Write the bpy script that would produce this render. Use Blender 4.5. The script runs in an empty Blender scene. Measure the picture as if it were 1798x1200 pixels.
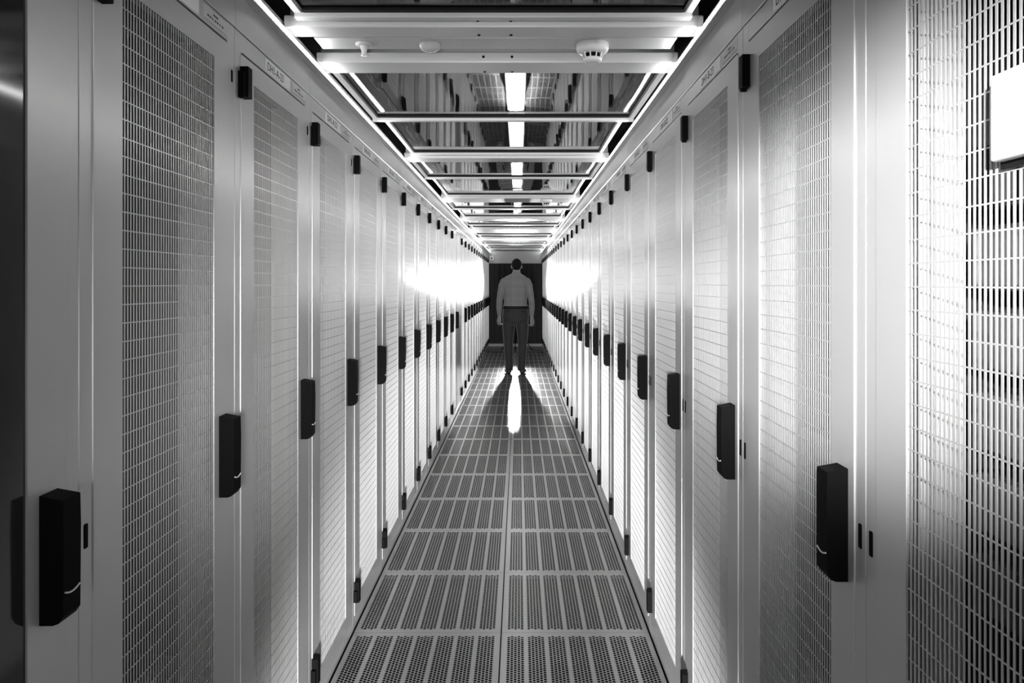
import bpy, bmesh, math, random
from mathutils import Vector, Matrix, Euler
random.seed(7)
PI = math.pi
scene = bpy.context.scene
COL = scene.collection

# ------------------------------------------------------------------ measures (metres; camera at Y=0, aisle runs along +Y)
HALF = 0.594            # half width of the aisle between the rack fronts
CAMX, CAMZ = 0.0705, 1.40
PITCH = 0.6
Y0 = 1.095              # boundary between two racks
K_FIRST, K_LAST = -2, 24
Y_END = Y0 + PITCH * (K_LAST + 1)

# ------------------------------------------------------------------ materials
def mat(name, col, rough=0.5, metal=0.0, spec=0.5, bump=None, var=0.0, emit=0.0, coat=0.0):
    m = bpy.data.materials.new(name); m.use_nodes = True
    nt = m.node_tree; b = nt.nodes['Principled BSDF']
    c = (col, col, col, 1) if not isinstance(col, tuple) else (*col, 1)
    b.inputs['Base Color'].default_value = c
    b.inputs['Roughness'].default_value = rough
    b.inputs['Metallic'].default_value = metal
    b.inputs['Specular IOR Level'].default_value = spec
    b.inputs['Coat Weight'].default_value = coat; b.inputs['Coat Roughness'].default_value = 0.23
    if emit:
        b.inputs['Emission Color'].default_value = (1, 1, 1, 1)
        b.inputs['Emission Strength'].default_value = emit
    if var:
        tc = nt.nodes.new('ShaderNodeTexCoord')
        n = nt.nodes.new('ShaderNodeTexNoise'); n.inputs['Scale'].default_value = 9; n.inputs['Detail'].default_value = 5
        mr = nt.nodes.new('ShaderNodeMapRange')
        mr.inputs['To Min'].default_value = rough - var; mr.inputs['To Max'].default_value = rough + var
        nt.links.new(tc.outputs['Object'], n.inputs['Vector'])
        nt.links.new(n.outputs['Fac'], mr.inputs['Value']); nt.links.new(mr.outputs['Result'], b.inputs['Roughness'])
    if bump:
        sc_, st = bump
        tc = nt.nodes.new('ShaderNodeTexCoord')
        n = nt.nodes.new('ShaderNodeTexNoise'); n.inputs['Scale'].default_value = sc_
        bp = nt.nodes.new('ShaderNodeBump'); bp.inputs['Strength'].default_value = st; bp.inputs['Distance'].default_value = 0.01
        nt.links.new(tc.outputs['Object'], n.inputs['Vector'])
        nt.links.new(n.outputs['Fac'], bp.inputs['Height']); nt.links.new(bp.outputs['Normal'], b.inputs['Normal'])
    return m

M_RACK = mat('rack_paint', 0.52, 0.36, metal=0.3, spec=0.9, coat=1.0)
M_MESH = mat('mesh_paint', 0.5, 0.36, metal=0.3, spec=0.9, coat=1.0)
M_INSIDE = mat('rack_inside', 0.035, 0.5)
M_POST = mat('rack_post', 0.6, 0.4)
M_BLACK = mat('black_plastic', 0.004, 0.55, spec=0.04)
M_BLACK2 = mat('black_rubber', 0.006, 0.6, spec=0.2)
M_LINE = mat('groove_highlight', 0.75, 0.3)  # pale colour paints the highlight along the handle's groove
M_LABEL = mat('label_white', 0.85, 0.35)
M_INK = mat('label_ink', 0.015, 0.5)
M_STICKER = mat('sticker_silver', 0.55, 0.3)
M_TILE = mat('floor_tile_steel', 0.52, 0.27, metal=0.35, spec=0.6)
M_TILEHOLE = mat('tile_hole_edge', 0.02, 0.7, spec=0.2)
M_BEAM = mat('beam_paint', 0.62, 0.3, spec=0.55)
M_FASCIA = mat('fascia_paint', 0.5, 0.32, metal=0.4, spec=0.9)
M_DARK = mat('void_dark', 0.004, 0.8, spec=0.2)
M_ENDDOOR = mat('end_door_paint', 0.006, 0.5, spec=0.15)
M_HEADER = mat('header_paint', 0.35, 0.5)
M_PLAINFLOOR = mat('plain_floor', 0.25, 0.35)
M_WHITEPL = mat('white_plastic', 0.75, 0.35)
M_SERVER = mat('server_grey', 0.04, 0.4, metal=0.3)
M_SERVER2 = mat('server_light', 0.13, 0.35, metal=0.3)
M_SKIN = mat('skin', 0.22, 0.5)
M_HAIR = mat('hair', 0.006, 0.85, spec=0.15)
M_TROUSER = mat('trouser_cloth', 0.022, 0.8, bump=(60, 0.25))
M_BELT = mat('belt_leather', 0.008, 0.6, spec=0.2)
M_SHOE = mat('shoe_leather', 0.015, 0.4)
M_SMOKED = mat('smoked_glass', 0.02, 0.08, spec=0.6)

def led_mat():
    m = bpy.data.materials.new('led_strip'); m.use_nodes = True
    nt = m.node_tree; b = nt.nodes['Principled BSDF']
    b.inputs['Base Color'].default_value = (.8, .8, .8, 1)
    b.inputs['Emission Color'].default_value = (1, 1, 1, 1)
    tc = nt.nodes.new('ShaderNodeTexCoord'); sp = nt.nodes.new('ShaderNodeSeparateXYZ')
    w = nt.nodes.new('ShaderNodeMath'); w.operation = 'MULTIPLY'; w.inputs[1].default_value = 2 * PI / 0.022
    s = nt.nodes.new('ShaderNodeMath'); s.operation = 'SINE'
    mr = nt.nodes.new('ShaderNodeMapRange'); mr.inputs['From Min'].default_value = -1
    mr.inputs['To Min'].default_value = LED_LO; mr.inputs['To Max'].default_value = LED_HI
    nt.links.new(tc.outputs['Object'], sp.inputs['Vector']); nt.links.new(sp.outputs['Y'], w.inputs[0])
    nt.links.new(w.outputs[0], s.inputs[0]); nt.links.new(s.outputs[0], mr.inputs['Value'])
    nt.links.new(mr.outputs['Result'], b.inputs['Emission Strength'])
    return m
LED_LO, LED_HI = 9, 31.0
M_LED = led_mat()
M_FLASH = mat('flash_face', 0.8, 0.4, emit=60.0)

def glass_mat():
    m = bpy.data.materials.new('ceiling_glass'); m.use_nodes = True
    nt = m.node_tree; b = nt.nodes['Principled BSDF']
    b.inputs['Base Color'].default_value = (.8, .8, .8, 1)
    b.inputs['Roughness'].default_value = 0.0
    b.inputs['IOR'].default_value = 1.28
    b.inputs['Transmission Weight'].default_value = 1.0
    tc = nt.nodes.new('ShaderNodeTexCoord'); mp = nt.nodes.new('ShaderNodeMapping')
    n = nt.nodes.new('ShaderNodeTexNoise'); n.inputs['Scale'].default_value = 1.6; n.inputs['Detail'].default_value = 1
    bp = nt.nodes.new('ShaderNodeBump'); bp.inputs['Strength'].default_value = 0.12; bp.inputs['Distance'].default_value = 0.02
    nt.links.new(tc.outputs['Object'], mp.inputs['Vector']); nt.links.new(mp.outputs['Vector'], n.inputs['Vector'])
    nt.links.new(n.outputs['Fac'], bp.inputs['Height']); nt.links.new(bp.outputs['Normal'], b.inputs['Normal'])
    return m
M_GLASS = glass_mat()

def check_mat():
    m = bpy.data.materials.new('checked_shirt_cloth'); m.use_nodes = True
    nt = m.node_tree; b = nt.nodes['Principled BSDF']; b.inputs['Roughness'].default_value = 0.8
    tc = nt.nodes.new('ShaderNodeTexCoord'); sp = nt.nodes.new('ShaderNodeSeparateXYZ')
    nt.links.new(tc.outputs['Object'], sp.inputs['Vector'])
    def line(axis, period, width):
        a = nt.nodes.new('ShaderNodeMath'); a.operation = 'PINGPONG'; a.inputs[1].default_value = period / 2
        c = nt.nodes.new('ShaderNodeMath'); c.operation = 'LESS_THAN'; c.inputs[1].default_value = width / 2
        nt.links.new(sp.outputs[axis], a.inputs[0]); nt.links.new(a.outputs[0], c.inputs[0]); return c
    lx, lz = line('X', 0.019, 0.0062), line('Z', 0.019, 0.0062)
    mx = nt.nodes.new('ShaderNodeMath'); mx.operation = 'MAXIMUM'
    nt.links.new(lx.outputs[0], mx.inputs[0]); nt.links.new(lz.outputs[0], mx.inputs[1])
    mix = nt.nodes.new('ShaderNodeMix'); mix.data_type = 'RGBA'
    mix.inputs['A'].default_value = (.36, .36, .36, 1); mix.inputs['B'].default_value = (.03, .03, .03, 1)
    nt.links.new(mx.outputs[0], mix.inputs['Factor']); nt.links.new(mix.outputs['Result'], b.inputs['Base Color'])
    return m
M_SHIRT = check_mat()
for m_ in (M_SHIRT, M_TROUSER):
    m_.node_tree.nodes['Principled BSDF'].inputs['Sheen Weight'].default_value = 0.35
    m_.node_tree.nodes['Principled BSDF'].inputs['Sheen Roughness'].default_value = 0.35

# ------------------------------------------------------------------ mesh helpers
def box(bm, x0, x1, y0, y1, z0, z1, bev=0.0, seg=2):
    r = bmesh.ops.create_cube(bm, size=1.0)
    vs = r['verts']
    for v in vs:
        v.co = Vector((x0 if v.co.x < 0 else x1, y0 if v.co.y < 0 else y1, z0 if v.co.z < 0 else z1))
    if bev:
        es = list({e for v in vs for e in v.link_edges})
        bmesh.ops.bevel(bm, geom=es, offset=bev, segments=seg, profile=0.5, affect='EDGES')

def quad(bm, *cs):
    return bm.faces.new([bm.verts.new(c) for c in cs])

def lathe(bm, prof, segs=24, c=(0, 0, 0)):
    rings = []
    for r, z in prof:
        if r < 1e-6:
            rings.append([bm.verts.new((c[0], c[1], c[2] + z))])
        else:
            rings.append([bm.verts.new((c[0] + r * math.cos(2 * PI * i / segs), c[1] + r * math.sin(2 * PI * i / segs), c[2] + z)) for i in range(segs)])
    for a, b in zip(rings, rings[1:]):
        if len(a) == 1 and len(b) == 1: continue
        for i in range(segs):
            j = (i + 1) % segs
            if len(a) == 1: bm.faces.new((a[0], b[i], b[j]))
            elif len(b) == 1: bm.faces.new((a[i], b[0], a[j]))
            else: bm.faces.new((a[i], b[i], b[j], a[j]))

def tube(bm, pts, rad, segs=12):
    """closed tube along pts; rad: number or list of numbers or (ra, rb)"""
    pts = [Vector(p) for p in pts]
    n = len(pts); rings = []
    up = None
    for i, p in enumerate(pts):
        d = (pts[min(i + 1, n - 1)] - pts[max(i - 1, 0)]).normalized()
        ref = Vector((1, 0, 0)) if abs(d.x) < 0.9 else Vector((0, 1, 0))
        u = (ref - d * ref.dot(d)).normalized(); v = d.cross(u).normalized()
        r = rad[i] if isinstance(rad, (list, tuple)) else rad
        ra, rb = r if isinstance(r, tuple) else (r, r)
        rings.append([bm.verts.new(p + u * (ra * math.cos(2 * PI * k / segs)) + v * (rb * math.sin(2 * PI * k / segs))) for k in range(segs)])
    for a, b in zip(rings, rings[1:]):
        for k in range(segs):
            j = (k + 1) % segs
            bm.faces.new((a[k], a[j], b[j], b[k]))
    bm.faces.new(list(reversed(rings[0]))); bm.faces.new(rings[-1])

def ball(bm, c, rx, ry=None, rz=None, u=20, v=14):
    ry = ry or rx; rz = rz or rx
    r = bmesh.ops.create_uvsphere(bm, u_segments=u, v_segments=v, radius=1.0)
    for vt in r['verts']:
        vt.co = Vector((c[0] + vt.co.x * rx, c[1] + vt.co.y * ry, c[2] + vt.co.z * rz))

def mesh_of(name, bm, m, smooth=False):
    me = bpy.data.meshes.new(name)
    bmesh.ops.recalc_face_normals(bm, faces=bm.faces[:])
    bm.to_mesh(me); bm.free()
    if m: me.materials.append(m)
    if smooth:
        for p in me.polygons: p.use_smooth = True
    return me

def obj(name, bm, m, parent=None, smooth=False, loc=None):
    o = bpy.data.objects.new(name, mesh_of(name, bm, m, smooth)); COL.objects.link(o)
    if parent is not None: o.parent = parent
    if loc: o.location = loc
    return o

def tag(o, label, cat, group=None):
    o['label'] = label; o['category'] = cat
    if group: o['group'] = group
    return o

def thing(name, label, cat, loc=(0, 0, 0), rotz=0.0, group=None):
    o = bpy.data.objects.new(name, None); COL.objects.link(o)
    o.empty_display_size = 0.1
    o.location = loc; o.rotation_euler = (0, 0, rotz)
    return tag(o, label, cat, group)

def struct(name, bm, m):
    o = obj(name, bm, m); o['kind'] = 'structure'; return o

def copy_tree(o, parent=None):
    c = o.copy(); COL.objects.link(c)
    if parent is not None: c.parent = parent
    for ch in KIDS.get(o.name, []):
        copy_tree(ch, c)
    return c
KIDS = {}
def index_kids(root):
    KIDS[root.name] = [c for c in COL.objects if c.parent == root]
    for c in KIDS[root.name]: index_kids(c)

def text_mesh(s, size, m):
    cu = bpy.data.curves.new('txt', 'FONT'); cu.body = s; cu.size = size; cu.align_x = 'LEFT'; cu.extrude = 0.0002
    t = bpy.data.objects.new('txt', cu); COL.objects.link(t)
    bpy.context.view_layer.update()
    me = bpy.data.meshes.new_from_object(t.evaluated_get(bpy.context.evaluated_depsgraph_get()))
    bpy.data.objects.remove(t); bpy.data.curves.remove(cu)
    me.materials.clear(); me.materials.append(m)
    me.transform(Matrix.Rotation(PI / 2, 4, 'X'))
    return me

# ------------------------------------------------------------------ server rack (front at local y=0, depth towards +y, local -y faces the aisle)
DW = 0.266; DZ0, DZ1 = 0.051, 1.950          # door half width, bottom and top
MW = 0.1825; MZ0, MZ1 = 0.113, 1.896        # perforated field

def frame_mesh():
    bm = bmesh.new()
    for s in (-1, 1):
        a, b = sorted((s * 0.2995, s * 0.258))
        box(bm, a, b, 0.0022, 0.05, 0.0, 2.0, 0.0014)          # front posts
    box(bm, -0.262, 0.262, 0.0026, 0.05, 1.9565, 1.9995, 0.001)  # head rail
    box(bm, -0.262, 0.262, 0.0026, 0.05, 0.0, 0.046, 0.001)     # plinth
    return bm
def carcass_mesh():
    bm = bmesh.new()
    for s in (-1, 1):
        a, b = sorted((s * 0.2985, s * 0.293)); box(bm, a, b, 0.05, 1.0, 0.01, 1.99)
    box(bm, -0.293, 0.293, 0.05, 1.0, 1.975, 1.99); box(bm, -0.293, 0.293, 0.05, 1.0, 0.01, 0.03)
    box(bm, -0.293, 0.293, 0.985, 1.0, 0.03, 1.975)
    return bm
def door_mesh():
    bm = bmesh.new()
    t0, t1 = 0.0, 0.017
    # closed ring: outer and inner rectangle, front and back, with a rounded outer edge
    def ring(hx, z0, z1, y): return [bm.verts.new(p) for p in ((-hx, y, z0), (hx, y, z0), (hx, y, z1), (-hx, y, z1))]
    oF = ring(DW, DZ0, DZ1, t0); iF = ring(MW, MZ0, MZ1, t0); oB = ring(DW, DZ0, DZ1, t1); iB = ring(MW, MZ0, MZ1, t1)
    for i in range(4):
        j = (i + 1) % 4
        bm.faces.new((oF[i], oF[j], iF[j], iF[i])); bm.faces.new((oB[j], oB[i], iB[i], iB[j]))
        bm.faces.new((oF[j], oF[i], oB[i], oB[j])); bm.faces.new((iF[i], iF[j], iB[j], iB[i]))
    es = [e for e in bm.edges if all(v in oF for v in e.verts)]
    bmesh.ops.bevel(bm, geom=es, offset=0.0018, segments=3, profile=0.5, affect='EDGES')
    es = [e for e in bm.edges if all(abs(abs(v.co.x) - MW) < 1e-5 or abs(v.co.z - MZ0) < 1e-5 or abs(v.co.z - MZ1) < 1e-5 for v in e.verts) and all(v.co.y < 0.001 for v in e.verts)]
    return bm
def perforated_mesh():
    bm = bmesh.new()
    n = 38; p = 2 * MW / n; bw = 0.0038; t = 0.0010; y0 = 0.0016
    def b8(x0, x1, y0, y1, z0, z1):
        v = [bm.verts.new((x, y, z)) for x in (x0, x1) for y in (y0, y1) for z in (z0, z1)]
        for f in ((0, 1, 3, 2), (4, 6, 7, 5), (0, 4, 5, 1), (2, 3, 7, 6)):
            bm.faces.new([v[i] for i in f])
    for i in range(n + 1):
        x = -MW + i * p; b8(x - bw / 2, x + bw / 2, y0, y0 + t, MZ0 - 0.002, MZ1 + 0.002)
    rows = 57; q = (MZ1 - MZ0) / rows
    for k in range(1, rows):
        z = MZ0 + k * q
        v = [bm.verts.new(c) for c in ((-MW, y0 - .0001, z - .0010), (MW, y0 - .0001, z - .0010), (MW, y0 - .0001, z + .0010), (-MW, y0 - .0001, z + .0010),
                                        (-MW, y0 + t, z - .0010), (MW, y0 + t, z - .0010), (MW, y0 + t, z + .0010), (-MW, y0 + t, z + .0010))]
        for f in ((0, 1, 2, 3), (0, 4, 5, 1), (3, 2, 6, 7), (5, 4, 7, 6)): bm.faces.new([v[i] for i in f])
    return bm
def handle_mesh():
    bm = bmesh.new()
    # side profile (depth, height) swept across the width; rounded lower end
    w = 0.020; d = 0.033; h0, h1 = 0.925, 1.105
    prof = [(0.0, h1), (-d, h1 - 0.006), (-d - 0.001, h1 - 0.05), (-d, h0 + 0.012), (-d + 0.006, h0 + 0.003), (-d + .014, h0), (0.0, h0)]
    A = [bm.verts.new((-w, y, z)) for y, z in prof]; B = [bm.verts.new((w, y, z)) for y, z in prof]
    n = len(prof)
    for i in range(n): bm.faces.new((A[i], A[(i + 1) % n], B[(i + 1) % n], B[i]))
    bm.faces.new(list(reversed(A))); bm.faces.new(B)
    bmesh.ops.bevel(bm, geom=[e for e in bm.edges if abs(e.verts[0].co.x) == w and abs(e.verts[1].co.x) == w and e.verts[0].co.x == e.verts[1].co.x and all(v.co.y < -.02 for v in e.verts)], offset=0.004, segments=2, affect='EDGES')
    for v in bm.verts: v.co.x += 0.226
    return bm
def handle_line_mesh():
    bm = bmesh.new()
    tube(bm, [(0.226 - 0.0165 + 0.033 * i / 8, -0.0343, 0.966 + 0.004 * abs(i / 4 - 1) ** 2) for i in range(9)], 0.0013, 6)
    return bm
def hinge_mesh(z0, z1, top):
    bm = bmesh.new()
    x0, x1 = -0.268, -0.240
    d = 0.018
    if top:
        box(bm, x0, x1, -d, 0.004, z0, z1, 0.002)
        box(bm, x0 - 0.012, x0 + .004, -d * 0.7, 0.012, z0 - 0.003, z1 - 0.014, 0.002)
    else:
        prof = [(x0, z0), (x1, z0), (x1, z1 - 0.012), (x0 + .016, z1), (x0, z1 - .012)]
        A = [bm.verts.new((x, -d, z)) for x, z in prof]; B = [bm.verts.new((x, 0.004, z)) for x, z in prof]
        n = len(prof)
        for i in range(n): bm.faces.new((A[i], A[(i + 1) % n], B[(i + 1) % n], B[i]))
        bm.faces.new(list(reversed(A))); bm.faces.new(B)
        box(bm, x0 - 0.012, x0 + .004, -d * 0.7, 0.012, z0 + 0.003, z0 + .05, 0.002)
    return bm
def bx(*a, bev=0.0):
    bm = bmesh.new(); box(bm, *a, bev=bev); return bm

proto = thing('server_rack', 'x', 'rack')
obj('frame', frame_mesh(), M_RACK, proto)
obj('carcass', carcass_mesh(), M_INSIDE, proto)
def posts(bm):
    for s in (-1, 1):
        a, b = sorted((s * 0.200, s * 0.215)); box(bm, a, b, 0.028, 0.095, 0.07, 1.93)
    return bm
obj('mounting_post', bx(-0.207, -0.192, 0.020, 0.085, 0.07, 1.93), M_POST, proto)
obj('mounting_post', bx(0.192, 0.207, 0.020, 0.085, 0.07, 1.93), M_POST, proto)
door = obj('door', door_mesh(), M_RACK, proto)
obj('mesh_panel', perforated_mesh(), M_MESH, door)
hd = obj('handle', handle_mesh(), M_BLACK, door)
obj('handle_highlight', handle_line_mesh(), M_LINE, door)
obj('hinge', hinge_mesh(1.846, 1.92, True), M_BLACK, door)
obj('hinge', hinge_mesh(0.106, 0.20, False), M_BLACK, door)
obj('strike_plate', bx(0.278, 0.288, 0.0002, 0.007, 0.992, 1.03, bev=0.002), M_BLACK, proto)
obj('strike_plate', bx(-0.288, -0.278, 0.0002, 0.007, 0.992, 1.03, bev=0.002), M_BLACK, proto)
obj('strike_plate', bx(0.279, 0.287, 0.0002, 0.007, 1.868, 1.896, bev=0.002), M_BLACK, proto)
lab = obj('label_plate', bx(-0.098, 0.11, 0.0012, 0.006, 1.9595, 1.9945, bev=0.0008), M_LABEL, proto)
# maker's plate: a pale sticker with a dark dash, a row of marks and an underline
stk = obj('maker_plate', bx(0.13, 0.262, 0.0014, 0.006, 1.9605, 1.9935, bev=0.001), M_STICKER, proto)
bm = bmesh.new()
box(bm, 0.18, 0.205, 0.0009, 0.0022, 1.984, 1.9875)
for i in range(7): box(bm, 0.150 + i * 0.0125, 0.158 + i * 0.0125 - (i % 3) * .002, 0.0009, 0.0022, 1.9735, 1.9775)
box(bm, 0.135, 0.257, 0.0009, 0.0022, 1.9635, 1.9643)
obj('plate_marks', bm, M_INK, stk)
index_kids(proto)

ORD = {1: 'first', 2: 'second', 3: 'third', 4: 'fourth', 5: 'fifth', 6: 'sixth', 7: 'seventh', 8: 'eighth', 9: 'ninth', 10: 'tenth', 11: 'eleventh', 12: 'twelfth', 13: 'thirteenth',
       14: 'fourteenth', 15: 'fifteenth', 16: 'sixteenth', 17: 'seventeenth', 18: 'eighteenth', 19: 'nineteenth', 20: 'twentieth', 21: 'twenty-first', 22: 'twenty-second', 23: 'twenty-third',
       24: 'twenty-fourth', 25: 'twenty-fifth', 26: 'twenty-sixth', 27: 'twenty-seventh'}
row_of = {'A': (-HALF, PI / 2), 'B': (HALF, -PI / 2)}
plain_front = None
for row in 'AB':
    x, rz = row_of[row]
    for k in range(K_FIRST, K_LAST + 1):
        y = Y0 + PITCH * (k + 0.5)
        num = 24 - k
        if row == 'A' and k == 11:
            r = thing('server_rack', 'pale rack closed by a plain solid panel without handle in the DH1-A row', 'rack', (x, y, 0), rz, 'racks of the DH1-A row')
            obj('frame', frame_mesh(), M_RACK, r)
            obj('blank_panel', bx(-DW, DW, 0.0, 0.017, DZ0, DZ1, bev=0.004), M_RACK, r)
            continue
        r = copy_tree(proto)
        r.location = (x, y, 0); r.rotation_euler = (0, 0, rz)
        r['group'] = 'racks of the DH1-%s row' % row
        if num >= 1 and k >= 0:
            code = 'DH1-%s-%02d' % (row, num)
            r['label'] = 'pale server rack with perforated door, marked %s above its door' % code
            lp = [c for c in r.children if c.name.startswith('label_plate')][0]
            if k <= 14:
                t = bpy.data.objects.new('lettering', text_mesh(code, 0.031, M_INK)); COL.objects.link(t)
                t.parent = lp; t.location = (-0.082, 0.0010, 1.9665)
        elif k < 0:
            side = {'A': 'with dark smoked glass door before DH1-A-24', 'B': 'with white document box on its mesh, before DH1-B-24'}[row]
            r['label'] = ('pale server rack ' + side) if k == -1 else 'pale server rack next to the camera, out of sight in the DH1-%s row' % row
        else:
            r['label'] = 'last pale server rack of the DH1-%s row, against the dark end doors' % row
        if row == 'A' and k == -1:
            d = [c for c in r.children if c.name.startswith('door')][0]
            mp = [c for c in d.children if c.name.startswith('mesh_panel')][0]
            bpy.data.objects.remove(mp)
            obj('smoked_pane', bx(-MW, MW, 0.003, 0.008, MZ0, MZ1), M_SMOKED, d)
def remove_tree(o):
    for c in [c for c in COL.objects if c.parent == o]: remove_tree(c)
    bpy.data.objects.remove(o)
remove_tree(proto)

# servers seen dimly behind the mesh of the nearest doors
def server_bm(h, seed):
    rnd = random.Random(seed); bm = bmesh.new()
    box(bm, -0.19, 0.19, 0.11, 0.80, 0.0, h, 0.003)
    return bm
def bay_bm(h):
    bm = bmesh.new()
    for i in range(6):
        x = -0.165 + i * 0.058
        box(bm, x, x + 0.048, 0.104, 0.112, 0.006, h - 0.006, 0.002)
    return bm
def ear_bm(s, h):
    bm = bmesh.new(); a, b = sorted((s * 0.19, s * 0.178)); box(bm, a, b, 0.092, 0.112, 0.004, h - 0.004, 0.003); return bm
for row, k, zs in (('B', -1, (0.95, 1.06, 1.17, 1.28, 1.39, 1.50)), ('B', 1, (0.25, 0.40, 0.52, 0.70, 1.05, 1.25)), ('A', 0, (0.20, 0.34, 0.50)), ('A', 1, (0.45, 0.62, 0.75, 1.10)), ('B', 0, (0.3, 0.5, 1.0))):
    x, rz = row_of[row]; y = Y0 + PITCH * (k + 0.5)
    for n, z in enumerate(zs):
        h = 0.088
        code = 'DH1-%s-%02d' % (row, 24 - k)
        where = 'of %s' % code if k >= 0 else 'beside the white document box'
        s = thing('server_unit', 'grey rack server behind the mesh %s, %s from the bottom' % (where, ORD[n + 1]), 'server', (x, y, z), rz, 'servers inside the nearest racks')
        obj('chassis', server_bm(h, n), M_SERVER, s); obj('drive_bays', bay_bm(h), M_SERVER2, s)
        obj('ear', ear_bm(1, h), M_SERVER2, s); obj('ear', ear_bm(-1, h), M_SERVER2, s)

# white document box clipped to the mesh of the nearest DH1-B rack
t = thing('document_box', 'white document box clipped to the mesh of the nearest door at the edge', 'box', (HALF - 0.003, 0.675, 1.530), -PI / 2)
obj('shell', bx(-0.10, 0.10, -0.016, 0.0, 0.0, 0.092, bev=0.003), M_LABEL, t)
obj('shadow_sheet', bx(-0.104, 0.10, -0.002, 0.0025, -0.008, 0.09, bev=0.001), M_BLACK2, t)  # black sheet drawn as the shadow beside and below the box
t['label'] = 'white document box clipped to the mesh of the rack before DH1-B-24'

# ------------------------------------------------------------------ floor: perforated tiles
def tile_mesh():
    bm = bmesh.new()
    W, D, t = 0.587, 0.598, 0.003
    band_p, cw, ncol, rp, nrow, R = 0.0803, 0.0132, 5, 0.0150, 36, 0.0063
    x_start = 0.022; y_start = (D - (nrow + 0.5) * rp) / 2; y_end = y_start + (nrow + 0.5) * rp
    def rect(x0, x1, y0, y1):
        if x1 - x0 > 1e-6 and y1 - y0 > 1e-6: quad(bm, (x0, y0, 0), (x1, y0, 0), (x1, y1, 0), (x0, y1, 0))
    rect(0, W, 0, y_start); rect(0, W, y_end, D)
    bw = ncol * cw
    xs = [0]
    for b in range(7): xs += [x_start + b * band_p, x_start + b * band_p + bw]
    xs.append(W)
    for i in range(0, len(xs), 2): rect(xs[i], xs[i + 1], y_start, y_end)
    N = 8
    for b in range(7):
        for c in range(ncol):
            x0 = x_start + b * band_p + c * cw; x1 = x0 + cw
            off = 0 if c % 2 == 0 else rp / 2
            rect(x0, x1, y_start, y_start + off); rect(x0, x1, y_start + off + nrow * rp, y_end)
            for r in range(nrow):
                y0 = y_start + off + r * rp; y1 = y0 + rp; cx, cy = (x0 + x1) / 2, (y0 + y1) / 2
                out = [(x1, cy), (x1, y1), (cx, y1), (x0, y1), (x0, cy), (x0, y0), (cx, y0), (x1, y0)]
                O = [bm.verts.new((*p, 0)) for p in out]
                I = [bm.verts.new((cx + R * math.cos(2 * PI * i / N), cy + R * math.sin(2 * PI * i / N), 0)) for i in range(N)]
                B = [bm.verts.new((v.co.x, v.co.y, -t)) for v in I]
                for i in range(N):
                    j = (i + 1) % N
                    bm.faces.new((O[i], O[j], I[j], I[i])); bm.faces.new((I[i], I[j], B[j], B[i])).material_index = 1
    # folded rim
    for (a, c) in (((0, 0), (W, 0)), ((W, 0), (W, D)), ((W, D), (0, D)), ((0, D), (0, 0))):
        quad(bm, (a[0], a[1], 0), (c[0], c[1], 0), (c[0], c[1], -0.03), (a[0], a[1], -0.03))
    me = bpy.data.meshes.new('floor_tile')
    bm.normal_update(); bm.to_mesh(me); bm.free(); me.materials.append(M_TILE); me.materials.append(M_TILEHOLE)
    return me
tm = tile_mesh()
Y_TILE = Y0 - 2 * PITCH; N_TILE = 25
for row in 'AB':
    for n in range(N_TILE):
        k = n - 2
        o = bpy.data.objects.new('floor_tile', tm); COL.objects.link(o)
        yy = Y_TILE + n * PITCH + 0.001
        if row == 'B': o.location = (0.0025, yy, 0)
        else:
            o.rotation_euler = (0, 0, PI); o.location = (-0.0025, yy + 0.598, 0)
        num = 24 - k
        if k < 0: lbl = 'perforated steel floor tile by the %s rack before DH1-%s-24' % ('first' if k == -1 else 'second', row)
        elif num >= 1: lbl = 'perforated steel floor tile in front of rack DH1-%s-%02d' % (row, num)
        tag(o, lbl, 'floor tile', 'perforated floor tiles')['kind'] = 'thing'

Y_T1 = Y_TILE + N_TILE * PITCH
bm = bmesh.new(); box(bm, -1.6, 1.6, -1.0, Y_END + 0.4, -0.45, -0.35); struct('floor', bm, M_DARK)
bm = bmesh.new(); box(bm, -HALF, HALF, Y_T1, Y_END + 0.2, -0.04, 0.0, 0.001); o = struct('floor_end', bm, M_PLAINFLOOR)
bm = bmesh.new()
for s in (-1, 1):
    a, b = sorted((s * (HALF + 0.012), s * 1.6)); box(bm, a, b, Y_TILE, Y_END, -0.35, 0.0)
struct('floor_base', bm, M_DARK)

# ------------------------------------------------------------------ end of the aisle
YE = Y_END
bm = bmesh.new(); box(bm, -1.6, 1.6, YE + 0.06, YE + 0.2, 0.0, 3.0); struct('wall_end', bm, M_DARK)
bm = bmesh.new(); box(bm, -HALF, HALF, YE - 0.005, YE + 0.06, 1.845, 2.12, 0.004); struct('trim_1', bm, M_HEADER)
bm = bmesh.new(); box(bm, -HALF, HALF, YE - 0.01, YE + 0.06, 0.0, 0.06, 0.004); struct('trim_2', bm, M_HEADER)
for i, (a, b) in enumerate(((-HALF, -0.002), (0.002, HALF))):
    bm = bmesh.new(); box(bm, a, b, YE + 0.01, YE + 0.05, 0.06, 1.845)
    w = (b - a) / 5
    for j in range(5): box(bm, a + j * w + 0.006, a + (j + 1) * w - 0.006, YE + 0.002, YE + 0.02, 0.07, 1.835, 0.004)
    struct('door_%d' % (i + 1), bm, M_ENDDOOR)

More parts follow.
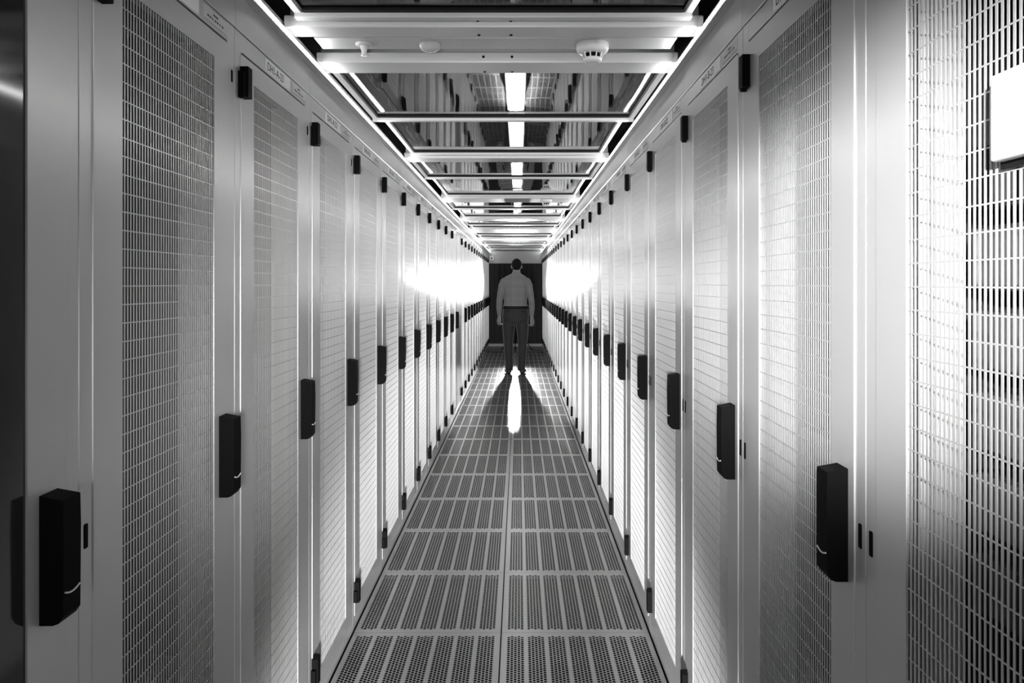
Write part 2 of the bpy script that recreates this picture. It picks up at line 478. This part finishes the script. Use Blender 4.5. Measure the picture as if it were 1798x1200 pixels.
# security camera on the head of the last DH1-A rack
t = thing('security_camera', 'small white security camera mounted high by the end doors', 'camera', (-0.515, YE - 0.42, 1.95))
bm = bmesh.new(); box(bm, -0.045, 0.045, -0.05, 0.06, -0.05, 0.035, 0.006); obj('housing', bm, M_WHITEPL, t)
bm = bmesh.new(); lathe(bm, [(0.0, 0.0), (0.016, 0.0), (0.016, 0.008), (0.0, 0.008)], 16)
for v in bm.verts: v.co = Vector((v.co.x, -0.05 - v.co.z, v.co.y - 0.005))
obj('lens', bm, M_BLACK, t)
bm = bmesh.new(); tube(bm, [(0.0, 0.02, 0.03), (0.03, 0.02, 0.07), (0.09, 0.02, 0.09)], 0.010, 8); tube(bm, [(0.0, 0.02, 0.03), (-0.055, 0.02, 0.05)], 0.012, 8); obj('bracket', bm, M_WHITEPL, t)

# ------------------------------------------------------------------ ceiling of the aisle
YC0 = -0.6
bm = bmesh.new(); box(bm, -1.6, 1.6, -1.0, Y_END + 0.3, 3.2, 3.3); struct('ceiling', bm, M_DARK)
tn = 3
for row, s in (('A', -1), ('B', 1)):
    bm = bmesh.new()
    k = K_FIRST
    while k <= K_LAST:
        a, b = sorted((s * HALF, s * (HALF + 0.03)))
        box(bm, a, b, Y0 + PITCH * k + 0.0006, Y0 + PITCH * (k + 1) - 0.0006, 2.0015, 2.14, 0.0012, 1)
        k += 1
    struct('trim_%d' % tn, bm, M_FASCIA); tn += 1
    t = thing('light_strip', 'long glowing light strip above the DH1-%s racks' % row, 'light', (s * HALF, YC0, 2.09), 0, 'light strips along the aisle')
    L = Y_END - YC0
    bm = bmesh.new()
    prof = [(0.0, -0.008), (-0.012, -0.008), (-0.016, -0.002), (-0.016, 0.0), (-0.002, 0.022), (0.0, 0.03)]
    prof2 = [(0.0, 0.0), (0.023, 0.0), (0.023, 0.004), (0.018, 0.004), (0.018, 0.022), (0.0, 0.026)]
    A = [bm.verts.new((-s * d, 0, z - 0.006)) for d, z in prof2]; B = [bm.verts.new((-s * d, L, z - 0.006)) for d, z in prof2]
    for i in range(len(prof2)): bm.faces.new((A[i], A[(i + 1) % 6], B[(i + 1) % 6], B[i]))
    bm.faces.new(A); bm.faces.new(list(reversed(B)))
    obj('housing', bm, M_FASCIA, t)
    bm = bmesh.new()
    n = 8
    for i in range(n):
        y0, y1 = L * i / n, L * (i + 1) / n
        c = [(0.0210, 0.0041), (0.0213, 0.0120), (0.0213, 0.0200)]
        for (d0, z0), (d1, z1) in zip(c, c[1:]):
            quad(bm, (-s * d0, y0, z0 - 0.006), (-s * d1, y0, z1 - 0.006), (-s * d1, y1, z1 - 0.006), (-s * d0, y1, z0 - 0.006))
    obj('diffuser', bm, M_LED, t)

ZB = 2.12
def beam(y0, y1, label_n, h=0.035):
    global tn
    bm = bmesh.new()
    box(bm, -HALF + 0.004, HALF - 0.004, y0, y1, ZB, ZB + h, 0.004)
    box(bm, -HALF + 0.004, HALF - 0.004, y0 + 0.06, y1 - 0.004, ZB + h, ZB + h + 0.05)
    o = struct('trim_%d' % tn, bm, M_BEAM); tn += 1
    if 1.0 < y0 < 7.0:
        for x in (-0.045, 0.048):
            b2 = bmesh.new(); lathe(b2, [(0, 0), (0.0045, 0), (0.0035, -0.0025), (0, -0.0025)], 12)
            for v in b2.verts: v.co = Vector((v.co.x + x, y0 + v.co.z, ZB + 0.019 + v.co.y))
            obj('screw', b2, M_BLACK, o)
            b2 = bmesh.new(); lathe(b2, [(0, 0), (0.005, 0), (0.004, -0.0025), (0, -0.0025)], 12, (x, y1 - 0.02, ZB))
            obj('screw', b2, M_BLACK, o)
    return o
BEAMS = [(0.00, 0.40), (2.03, 2.112), (2.355, 2.476), (4.16, 4.29), (6.12, 6.43), (8.08, 8.38), (9.62, 10.3), (11.6, 12.2), (13.5, 14.1), (15.3, 15.9)]
for n, (a, b) in enumerate(BEAMS): beam(a, b, n)
# glazed roof panels: from a beam to a thin bar (wide pane), from the bar to the next beam (narrow pane with an open slot at its sides)
SPANS = [(0.40, 1.15, 2.025), (2.476, 3.29, 4.155), (4.29, 5.10, 6.115), (6.43, 7.20, 8.075), (8.38, 9.15, 9.62), (10.3, 11.0, 11.6), (12.2, 12.9, 13.5), (14.1, 14.7, 15.3)]
def roof_panel(y0, y1, hw, label, fw=0.028):
    t = thing('roof_panel', label, 'roof panel', (0, y0, 2.15), 0, 'glazed roof panels over the aisle')
    D = y1 - y0
    bm = bmesh.new(); box(bm, -hw, hw, 0.0, D - 0.012, 0.004, 0.010); obj('pane', bm, M_GLASS, t)
    bm = bmesh.new()
    for s in (-1, 1):
        a, b = sorted((s * (hw + 0.006), s * (hw + fw))); box(bm, a, b, 0.0, D, -0.004, 0.012, 0.003)
    box(bm, -hw - 0.028, hw + 0.028, D - 0.03, D - 0.002, -0.016, 0.006, 0.003)
    obj('panel_frame', bm, M_BEAM, t)
    bm = bmesh.new()
    for s in (-1, 1):
        a, b = sorted((s * (hw - 0.002), s * (hw + 0.007))); box(bm, a, b, 0.0, D - 0.03, -0.002, 0.012)
    box(bm, -hw, hw, D - 0.05, D - 0.029, -0.003, 0.012)
    obj('gasket', bm, M_BLACK2, t)
for n, (a, b, c) in enumerate(SPANS):
    roof_panel(a, b - 0.002, 0.562, 'wide glass roof panel after the %s crossbeam group along the aisle' % ORD[n + 1], 0.030)
    roof_panel(b + 0.002, c - 0.002, 0.522, 'narrower glass roof panel before the %s crossbeam group along the aisle' % ORD[n + 2])
M_TUBE = mat('luminaire_diffuser', 0.8, 0.4, emit=7.0)
for n, (a, b) in enumerate(((4.35, 6.25), (6.72, 8.75), (9.2, 11.3), (11.75, 13.85), (14.3, 16.0))):
    t = thing('luminaire', 'white ceiling luminaire above the glass roof, %s in the row from the camera' % ORD[n + 1], 'light', (0.045, a, 2.90), 0, 'luminaires above the glass roof')
    bm = bmesh.new(); box(bm, -0.070, 0.070, 0.0, b - a, 0.0, 0.045, 0.012); obj('diffuser', bm, M_TUBE, t, True)
    bm = bmesh.new(); box(bm, -0.080, 0.080, -0.01, b - a + 0.01, 0.044, 0.085, 0.004); obj('housing', bm, M_WHITEPL, t)
    for q in (0.25, 0.75):
        bm = bmesh.new(); tube(bm, [(0, (b - a) * q, 0.08), (0, (b - a) * q, 0.302)], 0.006, 8); obj('hanger', bm, M_WHITEPL, t)
# plate between the first pair of beams carrying the sensors
bm = bmesh.new(); box(bm, -0.55, 0.55, 2.185, 2.288, 2.142, 2.152, 0.002); struct('trim_%d' % tn, bm, M_BEAM); tn += 1
bm = bmesh.new(); box(bm, -HALF + .01, HALF - .01, 2.114, 2.334, 2.185, 2.19); struct('trim_%d' % tn, bm, M_BLACK2); tn += 1  # black sheet standing in for the dark void above the gap

def detector(loc, label):
    t = thing('smoke_detector', label, 'smoke detector', loc, 0, 'smoke detectors on the roof beams')
    bm = bmesh.new(); lathe(bm, [(0, 0), (0.050, 0), (0.051, -0.006), (0.051, -0.016), (0.046, -0.026), (0.036, -0.032), (0.0, -0.032)], 32); obj('base', bm, M_WHITEPL, t, True)
    bm = bmesh.new(); lathe(bm, [(0, -0.031), (0.024, -0.031), (0.024, -0.046), (0, -0.046)], 24); obj('sensor_chamber', bm, M_BLACK, t)
    bm = bmesh.new()
    for i in range(10):
        a = 2 * PI * i / 10
        tube(bm, [(0.033 * math.cos(a), 0.033 * math.sin(a), -0.030), (0.027 * math.cos(a), 0.027 * math.sin(a), -0.048)], 0.0022, 6)
    lathe(bm, [(0, -0.046), (0.028, -0.046), (0.029, -0.050), (0.027, -0.056), (0.020, -0.060), (0, -0.061)], 24)
    obj('cage', bm, M_WHITEPL, t)
detector((0.298, 2.235, 2.142), 'white smoke detector between the two nearest crossbeams')
detector((0.305, 6.19, 2.120), 'small white smoke detector under a crossbeam further down the aisle')
t = thing('ceiling_sprinkler', 'white cone sprinkler head between the two nearest crossbeams', 'sprinkler', (-0.408, 2.235, 2.142))
bm = bmesh.new(); lathe(bm, [(0, 0), (0.026, 0), (0.026, -0.004), (0.020, -0.008), (0.0, -0.008)], 24); obj('rosette', bm, M_WHITEPL, t, True)
bm = bmesh.new(); lathe(bm, [(0, -0.006), (0.014, -0.008), (0.008, -0.022), (0.007, -0.034), (0.010, -0.037), (0, -0.037)], 20); obj('nozzle', bm, M_WHITEPL, t, True)
t = thing('ceiling_sensor', 'flat pale dome beside the sprinkler between the nearest crossbeams', 'sensor', (-0.204, 2.235, 2.142))
bm = bmesh.new(); lathe(bm, [(0, 0), (0.034, 0), (0.034, -0.008), (0.028, -0.018), (0.015, -0.024), (0, -0.025)], 28); obj('dome', bm, mat('clear_dome', 0.55, 0.1), t, True)

# ------------------------------------------------------------------ photographer's flash on a stand behind the person
FX, FY, FZ = 0.02, 14.9, 1.42
t = thing('flash_stand', 'black light stand with flash behind the standing person', 'light stand', (FX, FY, 0))
bm = bmesh.new(); tube(bm, [(0, 0, 0.25), (0, 0, FZ - 0.05)], 0.011, 10); obj('pole', bm, M_BLACK, t)
for a in (0.45, 0.45 + 2 * PI / 3, 0.45 + 4 * PI / 3):
    bm = bmesh.new(); tube(bm, [(0.012 * math.cos(a), 0.012 * math.sin(a), 0.50), (0.36 * math.cos(a), 0.36 * math.sin(a), 0.01)], 0.008, 8)
    obj('leg', bm, M_BLACK, t)
bm = bmesh.new(); box(bm, -0.045, 0.045, 0.0, 0.10, FZ - 0.05, FZ + 0.06, 0.006); obj('flash_head', bm, M_BLACK, t)
bm = bmesh.new(); box(bm, -0.036, 0.036, -0.004, 0.002, FZ - 0.028, FZ + 0.028); obj('flash_window', bm, M_FLASH, t)

# ------------------------------------------------------------------ the person (back to the camera)
def remeshed(name, bm, m, voxel, smooth_it=4, parent=None):
    me = bpy.data.meshes.new(name + '_src'); bmesh.ops.recalc_face_normals(bm, faces=bm.faces[:]); bm.to_mesh(me); bm.free()
    o = bpy.data.objects.new(name + '_src', me); COL.objects.link(o)
    r = o.modifiers.new('r', 'REMESH'); r.mode = 'VOXEL'; r.voxel_size = voxel
    s = o.modifiers.new('s', 'SMOOTH'); s.iterations = smooth_it; s.factor = 0.5
    bpy.context.view_layer.update()
    out = bpy.data.meshes.new_from_object(o.evaluated_get(bpy.context.evaluated_depsgraph_get()))
    bpy.data.objects.remove(o); bpy.data.meshes.remove(me)
    out.name = name; out.materials.clear(); out.materials.append(m)
    for p in out.polygons: p.use_smooth = True
    n = bpy.data.objects.new(name, out); COL.objects.link(n)
    if parent is not None: n.parent = parent
    return n
def hloft(bm, rings, segs=28, power=2.3):
    """stack of horizontal super-ellipses (cx, cy, z, rx, ry)"""
    R = []
    for cx, cy, z, rx, ry in rings:
        ring = []
        for i in range(segs):
            a = 2 * PI * i / segs; c, s = math.cos(a), math.sin(a)
            ring.append(bm.verts.new((cx + rx * math.copysign(abs(c) ** (2 / power), c), cy + ry * math.copysign(abs(s) ** (2 / power), s), z)))
        R.append(ring)
    for a, b in zip(R, R[1:]):
        for i in range(segs):
            j = (i + 1) % segs; bm.faces.new((a[i], a[j], b[j], b[i]))
    bm.faces.new(list(reversed(R[0]))); bm.faces.new(R[-1])

def hand(bm, wrist, side):
    tmp = bmesh.new()
    tube(tmp, [(0, 0, 0.03), (side * .004, 0.003, -0.02), (side * .006, 0.006, -0.055), (side * .003, 0.008, -0.085)],
         [(0.022, 0.028), (0.018, 0.037), (0.017, 0.043), (0.015, 0.041)], 14)
    for i, (dy, ln) in enumerate(((0.037, 0.066), (0.016, 0.076), (-0.006, 0.070), (-0.027, 0.056))):
        x, y, z = side * .003, dy + 0.006, -0.078
        cur = -side * (0.014 + 0.004 * i)
        tube(tmp, [(x, y, z), (x + cur * .25, y, z - ln * .42), (x + cur * 1.2, y + 0.003, z - ln * .70), (x + cur * 2.4, y + 0.005, z - ln * .80)], [0.0098, 0.0094, 0.0086, 0.007], 10)
    tube(tmp, [(-side * .004, 0.024, -0.02), (-side * .012, 0.054, -0.048), (-side * .018, 0.066, -0.078), (-side * .022, 0.064, -0.102)], [0.015, 0.0125, 0.0105, 0.008], 10)
    rot = Matrix.Rotation(-side * math.radians(48), 4, 'Z')
    me = bpy.data.meshes.new('h'); tmp.transform(Matrix.Translation(wrist) @ rot); tmp.to_mesh(me); tmp.free()
    bm.from_mesh(me); bpy.data.meshes.remove(me)

PX, PY = 0.020, 11.16
ARM_L = [(-0.172, 0.0, 1.450), (-0.206, 0.005, 1.375), (-0.234, 0.0, 1.24), (-0.250, -0.002, 1.15), (-0.258, 0.015, 1.03), (-0.252, 0.035, 0.92)]
ARM_R = [(0.172, 0.0, 1.450), (0.206, 0.005, 1.375), (0.232, 0.0, 1.24), (0.248, -0.002, 1.15), (0.256, 0.012, 1.03), (0.252, 0.03, 0.90)]
LEG_L = [(-0.095, 0.0, 0.90), (-0.108, 0.0, 0.74), (-0.112, 0.005, 0.60), (-0.112, 0.0, 0.48), (-0.108, -0.012, 0.34), (-0.100, -0.008, 0.16), (-0.098, -0.004, 0.06)]
LEG_R = [(0.095, 0.0, 0.90), (0.108, 0.0, 0.74), (0.110, 0.005, 0.60), (0.108, 0.0, 0.48), (0.104, -0.012, 0.34), (0.094, -0.008, 0.16), (0.090, -0.004, 0.06)]
bm = bmesh.new()
# head (face looks along +y) and neck
HX, HZ = 0.016, 1.685
ball(bm, (HX, 0.015, HZ + 0.018), 0.074, 0.094, 0.095)
ball(bm, (HX, 0.045, HZ - 0.045), 0.056, 0.062, 0.070)
ball(bm, (HX, 0.062, HZ - 0.090), 0.030, 0.030, 0.026)     # chin
tube(bm, [(HX, 0.103, HZ + 0.015), (HX, 0.122, HZ - 0.018), (HX, 0.108, HZ - 0.028)], [0.009, 0.014, 0.012], 10)   # nose
for s in (-1, 1):
    ball(bm, (HX + s * 0.032, 0.096, HZ + 0.012), 0.014, 0.010, 0.009)     # eyes
    ball(bm, (HX + s * 0.080, 0.010, HZ - 0.005), 0.010, 0.019, 0.032)     # ears
ball(bm, (HX, 0.098, HZ - 0.060), 0.024, 0.010, 0.009)     # lips
tube(bm, [(0.012, 0.0, 1.46), (0.013, 0.004, 1.56), (0.016, 0.012, 1.64)], [(0.066, 0.062), (0.058, 0.060), (0.057, 0.062)], 18)
hloft(bm, [(0, 0, 0.80, 0.15, 0.09), (0, 0, 0.95, 0.16, 0.095), (0, 0, 1.08, 0.145, 0.085), (0, 0, 1.25, 0.155, 0.09), (0, 0, 1.42, 0.165, 0.085), (0, 0, 1.50, 0.11, 0.06)])
tube(bm, ARM_L, [0.045, 0.042, 0.036, 0.034, 0.032, 0.024], 14); tube(bm, ARM_R, [0.045, 0.042, 0.036, 0.034, 0.032, 0.024], 14)
hand(bm, (-0.250, 0.038, 0.895), -1); hand(bm, (0.252, 0.033, 0.880), 1)
tube(bm, LEG_L, [0.072, 0.066, 0.056, 0.048, 0.048, 0.036, 0.032], 14); tube(bm, LEG_R, [0.072, 0.066, 0.056, 0.048, 0.048, 0.036, 0.032], 14)
for s, fx in ((-1, -0.103), (1, 0.098)):
    tube(bm, [(fx, -0.055, 0.045), (fx, 0.02, 0.05), (fx + s * 0.02, 0.13, 0.04)], [0.022, 0.028, 0.022], 10)
person = remeshed('person', bm, M_SKIN, 0.0055, 3)
person.location = (PX, PY, 0); person.scale = (0.988, 0.988, 0.988)
tag(person, 'person in checked shirt and dark trousers standing with back turned', 'person')
# hair: short dark cap
bm = bmesh.new()
ball(bm, (HX, 0.006, HZ + 0.030), 0.0785, 0.097, 0.092, 28, 20)
for v in list(bm.verts):
    pass
hc = [v for v in bm.verts if (v.co.z < HZ - 0.052 + max(0, v.co.y - 0.0) * 1.5)]
bmesh.ops.delete(bm, geom=hc, context='VERTS')
bmesh.ops.holes_fill(bm, edges=[e for e in bm.edges if e.is_boundary])
tube(bm, [(HX, -0.052, HZ - 0.055), (HX, -0.060, HZ - 0.02), (HX, -0.06, HZ + .02)], [(0.050, 0.022), (0.062, 0.03), (0.066, 0.032)], 16)
remeshed('hair', bm, M_HAIR, 0.006, 3, person)
# shirt
bm = bmesh.new()
hloft(bm, [(-0.002, 0, 1.035, 0.178, 0.118), (-0.003, 0, 1.07, 0.184, 0.124), (-0.002, 0, 1.12, 0.176, 0.120), (0, 0, 1.22, 0.178, 0.122), (0, 0, 1.33, 0.190, 0.124), (0, 0, 1.41, 0.198, 0.116),
           (0, 0, 1.462, 0.198, 0.104), (0.001, 0, 1.502, 0.184, 0.090), (0.003, 0, 1.532, 0.148, 0.080), (0.007, 0, 1.553, 0.104, 0.070), (0.010, 0.002, 1.575, 0.068, 0.064)])
tube(bm, ARM_L, [(0.066, 0.075), (0.062, 0.07), (0.053, 0.058), (0.048, 0.054), (0.043, 0.048), (0.034, 0.040)], 18)
tube(bm, ARM_R, [(0.066, 0.075), (0.062, 0.07), (0.053, 0.058), (0.048, 0.054), (0.043, 0.048), (0.034, 0.040)], 18)
for s in (-1, 1): ball(bm, (s * 0.176, 0.0, 1.432), 0.064, 0.080, 0.074)
shirt = remeshed('shirt', bm, M_SHIRT, 0.008, 4, person)
bm = bmesh.new()
hloft(bm, [(0.011, 0.0, 1.555, 0.074, 0.072), (0.013, 0.004, 1.585, 0.066, 0.068), (0.014, 0.006, 1.600, 0.064, 0.066)])
remeshed('collar', bm, M_SHIRT, 0.006, 2, shirt)
# trousers
bm = bmesh.new()
hloft(bm, [(0, 0, 0.77, 0.185, 0.105), (0, -0.004, 0.84, 0.204, 0.128), (0, -0.006, 0.92, 0.207, 0.132), (0, -0.002, 0.99, 0.198, 0.124), (-0.002, 0, 1.06, 0.190, 0.120)])
LR = [(0.096, 0.115), (0.098, 0.106), (0.084, 0.094), (0.073, 0.080), (0.070, 0.080), (0.062, 0.072), (0.060, 0.074)]
tube(bm, LEG_L, LR, 20); tube(bm, LEG_R, LR, 20)
for s in (-1, 1): ball(bm, (s * 0.088, -0.070, 0.885), 0.085, 0.068, 0.085)
tr = remeshed('trousers', bm, M_TROUSER, 0.008, 4, person)
bm = bmesh.new()
for s in (-1, 1):
    tube(bm, [(s * 0.06, -0.118, 0.992), (s * 0.10, -0.118, 0.990), (s * 0.145, -0.106, 0.988)], 0.004, 6)
obj('pocket_welt', bm, M_BELT, tr)
bm = bmesh.new()
def ring_band(bm, z0, z1, rx, ry, t):
    N = 40; R = []
    for r, z in ((0, z0), (t, z0), (t, z1), (0, z1)):
        ring = []
        for i in range(N):
            a = 2 * PI * i / N; c, s = math.cos(a), math.sin(a)
            ring.append(bm.verts.new(((rx + r) * math.copysign(abs(c) ** (2 / 2.3), c), (ry + r) * math.copysign(abs(s) ** (2 / 2.3), s), z)))
        R.append(ring)
    for a, b in zip(R, R[1:] + R[:1]):
        for i in range(N):
            j = (i + 1) % N; bm.faces.new((a[i], a[j], b[j], b[i]))
ring_band(bm, 1.024, 1.064, 0.192, 0.123, 0.006)
obj('belt', bm, M_BELT, person, True)
for s, fx in ((-1, -0.103), (1, 0.098)):
    bm = bmesh.new()
    dx = s * 0.035
    rings = []
    tube(bm, [(fx - dx * .1, -0.098, 0.048), (fx, -0.07, 0.052), (fx, 0.0, 0.056), (fx + dx * .4, 0.08, 0.046), (fx + dx * .8, 0.15, 0.034), (fx + dx, 0.185, 0.026)],
         [(0.024, 0.036), (0.036, 0.050), (0.040, 0.055), (0.048, 0.045), (0.044, 0.033), (0.024, 0.022)], 18)
    tube(bm, [(fx, -0.02, 0.05), (fx, -0.02, 0.105)], [(0.040, 0.058), (0.038, 0.054)], 16)
    for v in bm.verts: v.co.z = max(v.co.z, 0.0)
    sh = obj('shoe', bm, M_SHOE, person, True)

# ------------------------------------------------------------------ lights
def spot(name, loc, target, power, size, blend, radius):
    l = bpy.data.lights.new(name, 'SPOT'); l.energy = power; l.spot_size = size; l.spot_blend = blend; l.shadow_soft_size = radius
    o = bpy.data.objects.new(name, l); COL.objects.link(o); o.location = loc
    o.rotation_euler = (Vector(target) - Vector(loc)).to_track_quat('-Z', 'Y').to_euler()
    o['kind'] = 'helper'
    return o
P_FLASH, P_LOW, P_SIDE, P_FILL = 1400, 1250, 1450, 32
spot('flash_light', (FX, FY - 0.03, FZ), (FX, 0, FZ), P_FLASH, math.radians(60), 1.0, 0.05)
spot('floor_flash', (0.03, -0.1, 0.10), (0.03, 2.5, 0.02), P_LOW, math.radians(44), 1.0, 0.10)
spot('mesh_fill_spot', (0.0, -0.25, 1.25), (0.0, 4.0, 1.15), 480, math.radians(48), 1.0, 0.12)  # added fill spot to brighten the farther mesh doors, no known source
spot('side_flash', (-0.45, -1.3, 1.75), (HALF, 1.07, 1.42), P_SIDE, math.radians(18), 1.0, 0.05)

l = bpy.data.lights.new('rear_fill_light', 'AREA'); l.shape = 'RECTANGLE'; l.size = 1.15; l.size_y = 1.9; l.energy = P_FILL
o = bpy.data.objects.new('rear_fill_light', l); COL.objects.link(o); o.location = (0, -4.5, 1.05); o.rotation_euler = (PI / 2, 0, 0); o['kind'] = 'helper'  # added fill light behind the camera, for faces turned towards it
w = bpy.data.worlds.new('world'); scene.world = w; w.use_nodes = True
w.node_tree.nodes['Background'].inputs['Color'].default_value = (0.01, 0.01, 0.01, 1)
w.node_tree.nodes['Background'].inputs['Strength'].default_value = 1.0

# ------------------------------------------------------------------ camera
cd = bpy.data.cameras.new('camera'); cam = bpy.data.objects.new('camera', cd); COL.objects.link(cam)
F = 1269.0; VX, VY = 911.0, 498.0
cd.sensor_fit = 'HORIZONTAL'; cd.sensor_width = 36.0; cd.lens = F * 36.0 / 1798.0
cam.location = (CAMX, 0.0, CAMZ); cam.rotation_euler = (PI / 2, 0, 0)
cd.shift_x = -(VX - 899.0) / 1798.0
cd.shift_y = -(600.0 - VY) / 1798.0
ZK, ZX, ZY = 1.0, 899.0, 600.0
cd.lens *= ZK; cd.shift_x = ZK * (ZX - VX) / 1798.0; cd.shift_y = ZK * (VY - ZY) / 1798.0
cd.clip_start = 0.02; cd.clip_end = 100
scene.camera = cam

scene.view_settings.view_transform = 'Standard'; scene.view_settings.look = 'None'
scene.view_settings.gamma = 1.0; scene.view_settings.exposure = 0.0; scene.view_settings.use_curve_mapping = False
cy = scene.cycles
cy.use_denoising = True
cy.max_bounces = 10; cy.diffuse_bounces = 3; cy.glossy_bounces = 6; cy.transmission_bounces = 6; cy.transparent_max_bounces = 8
cy.sample_clamp_indirect = 8.0; cy.caustics_reflective = True; cy.caustics_refractive = False
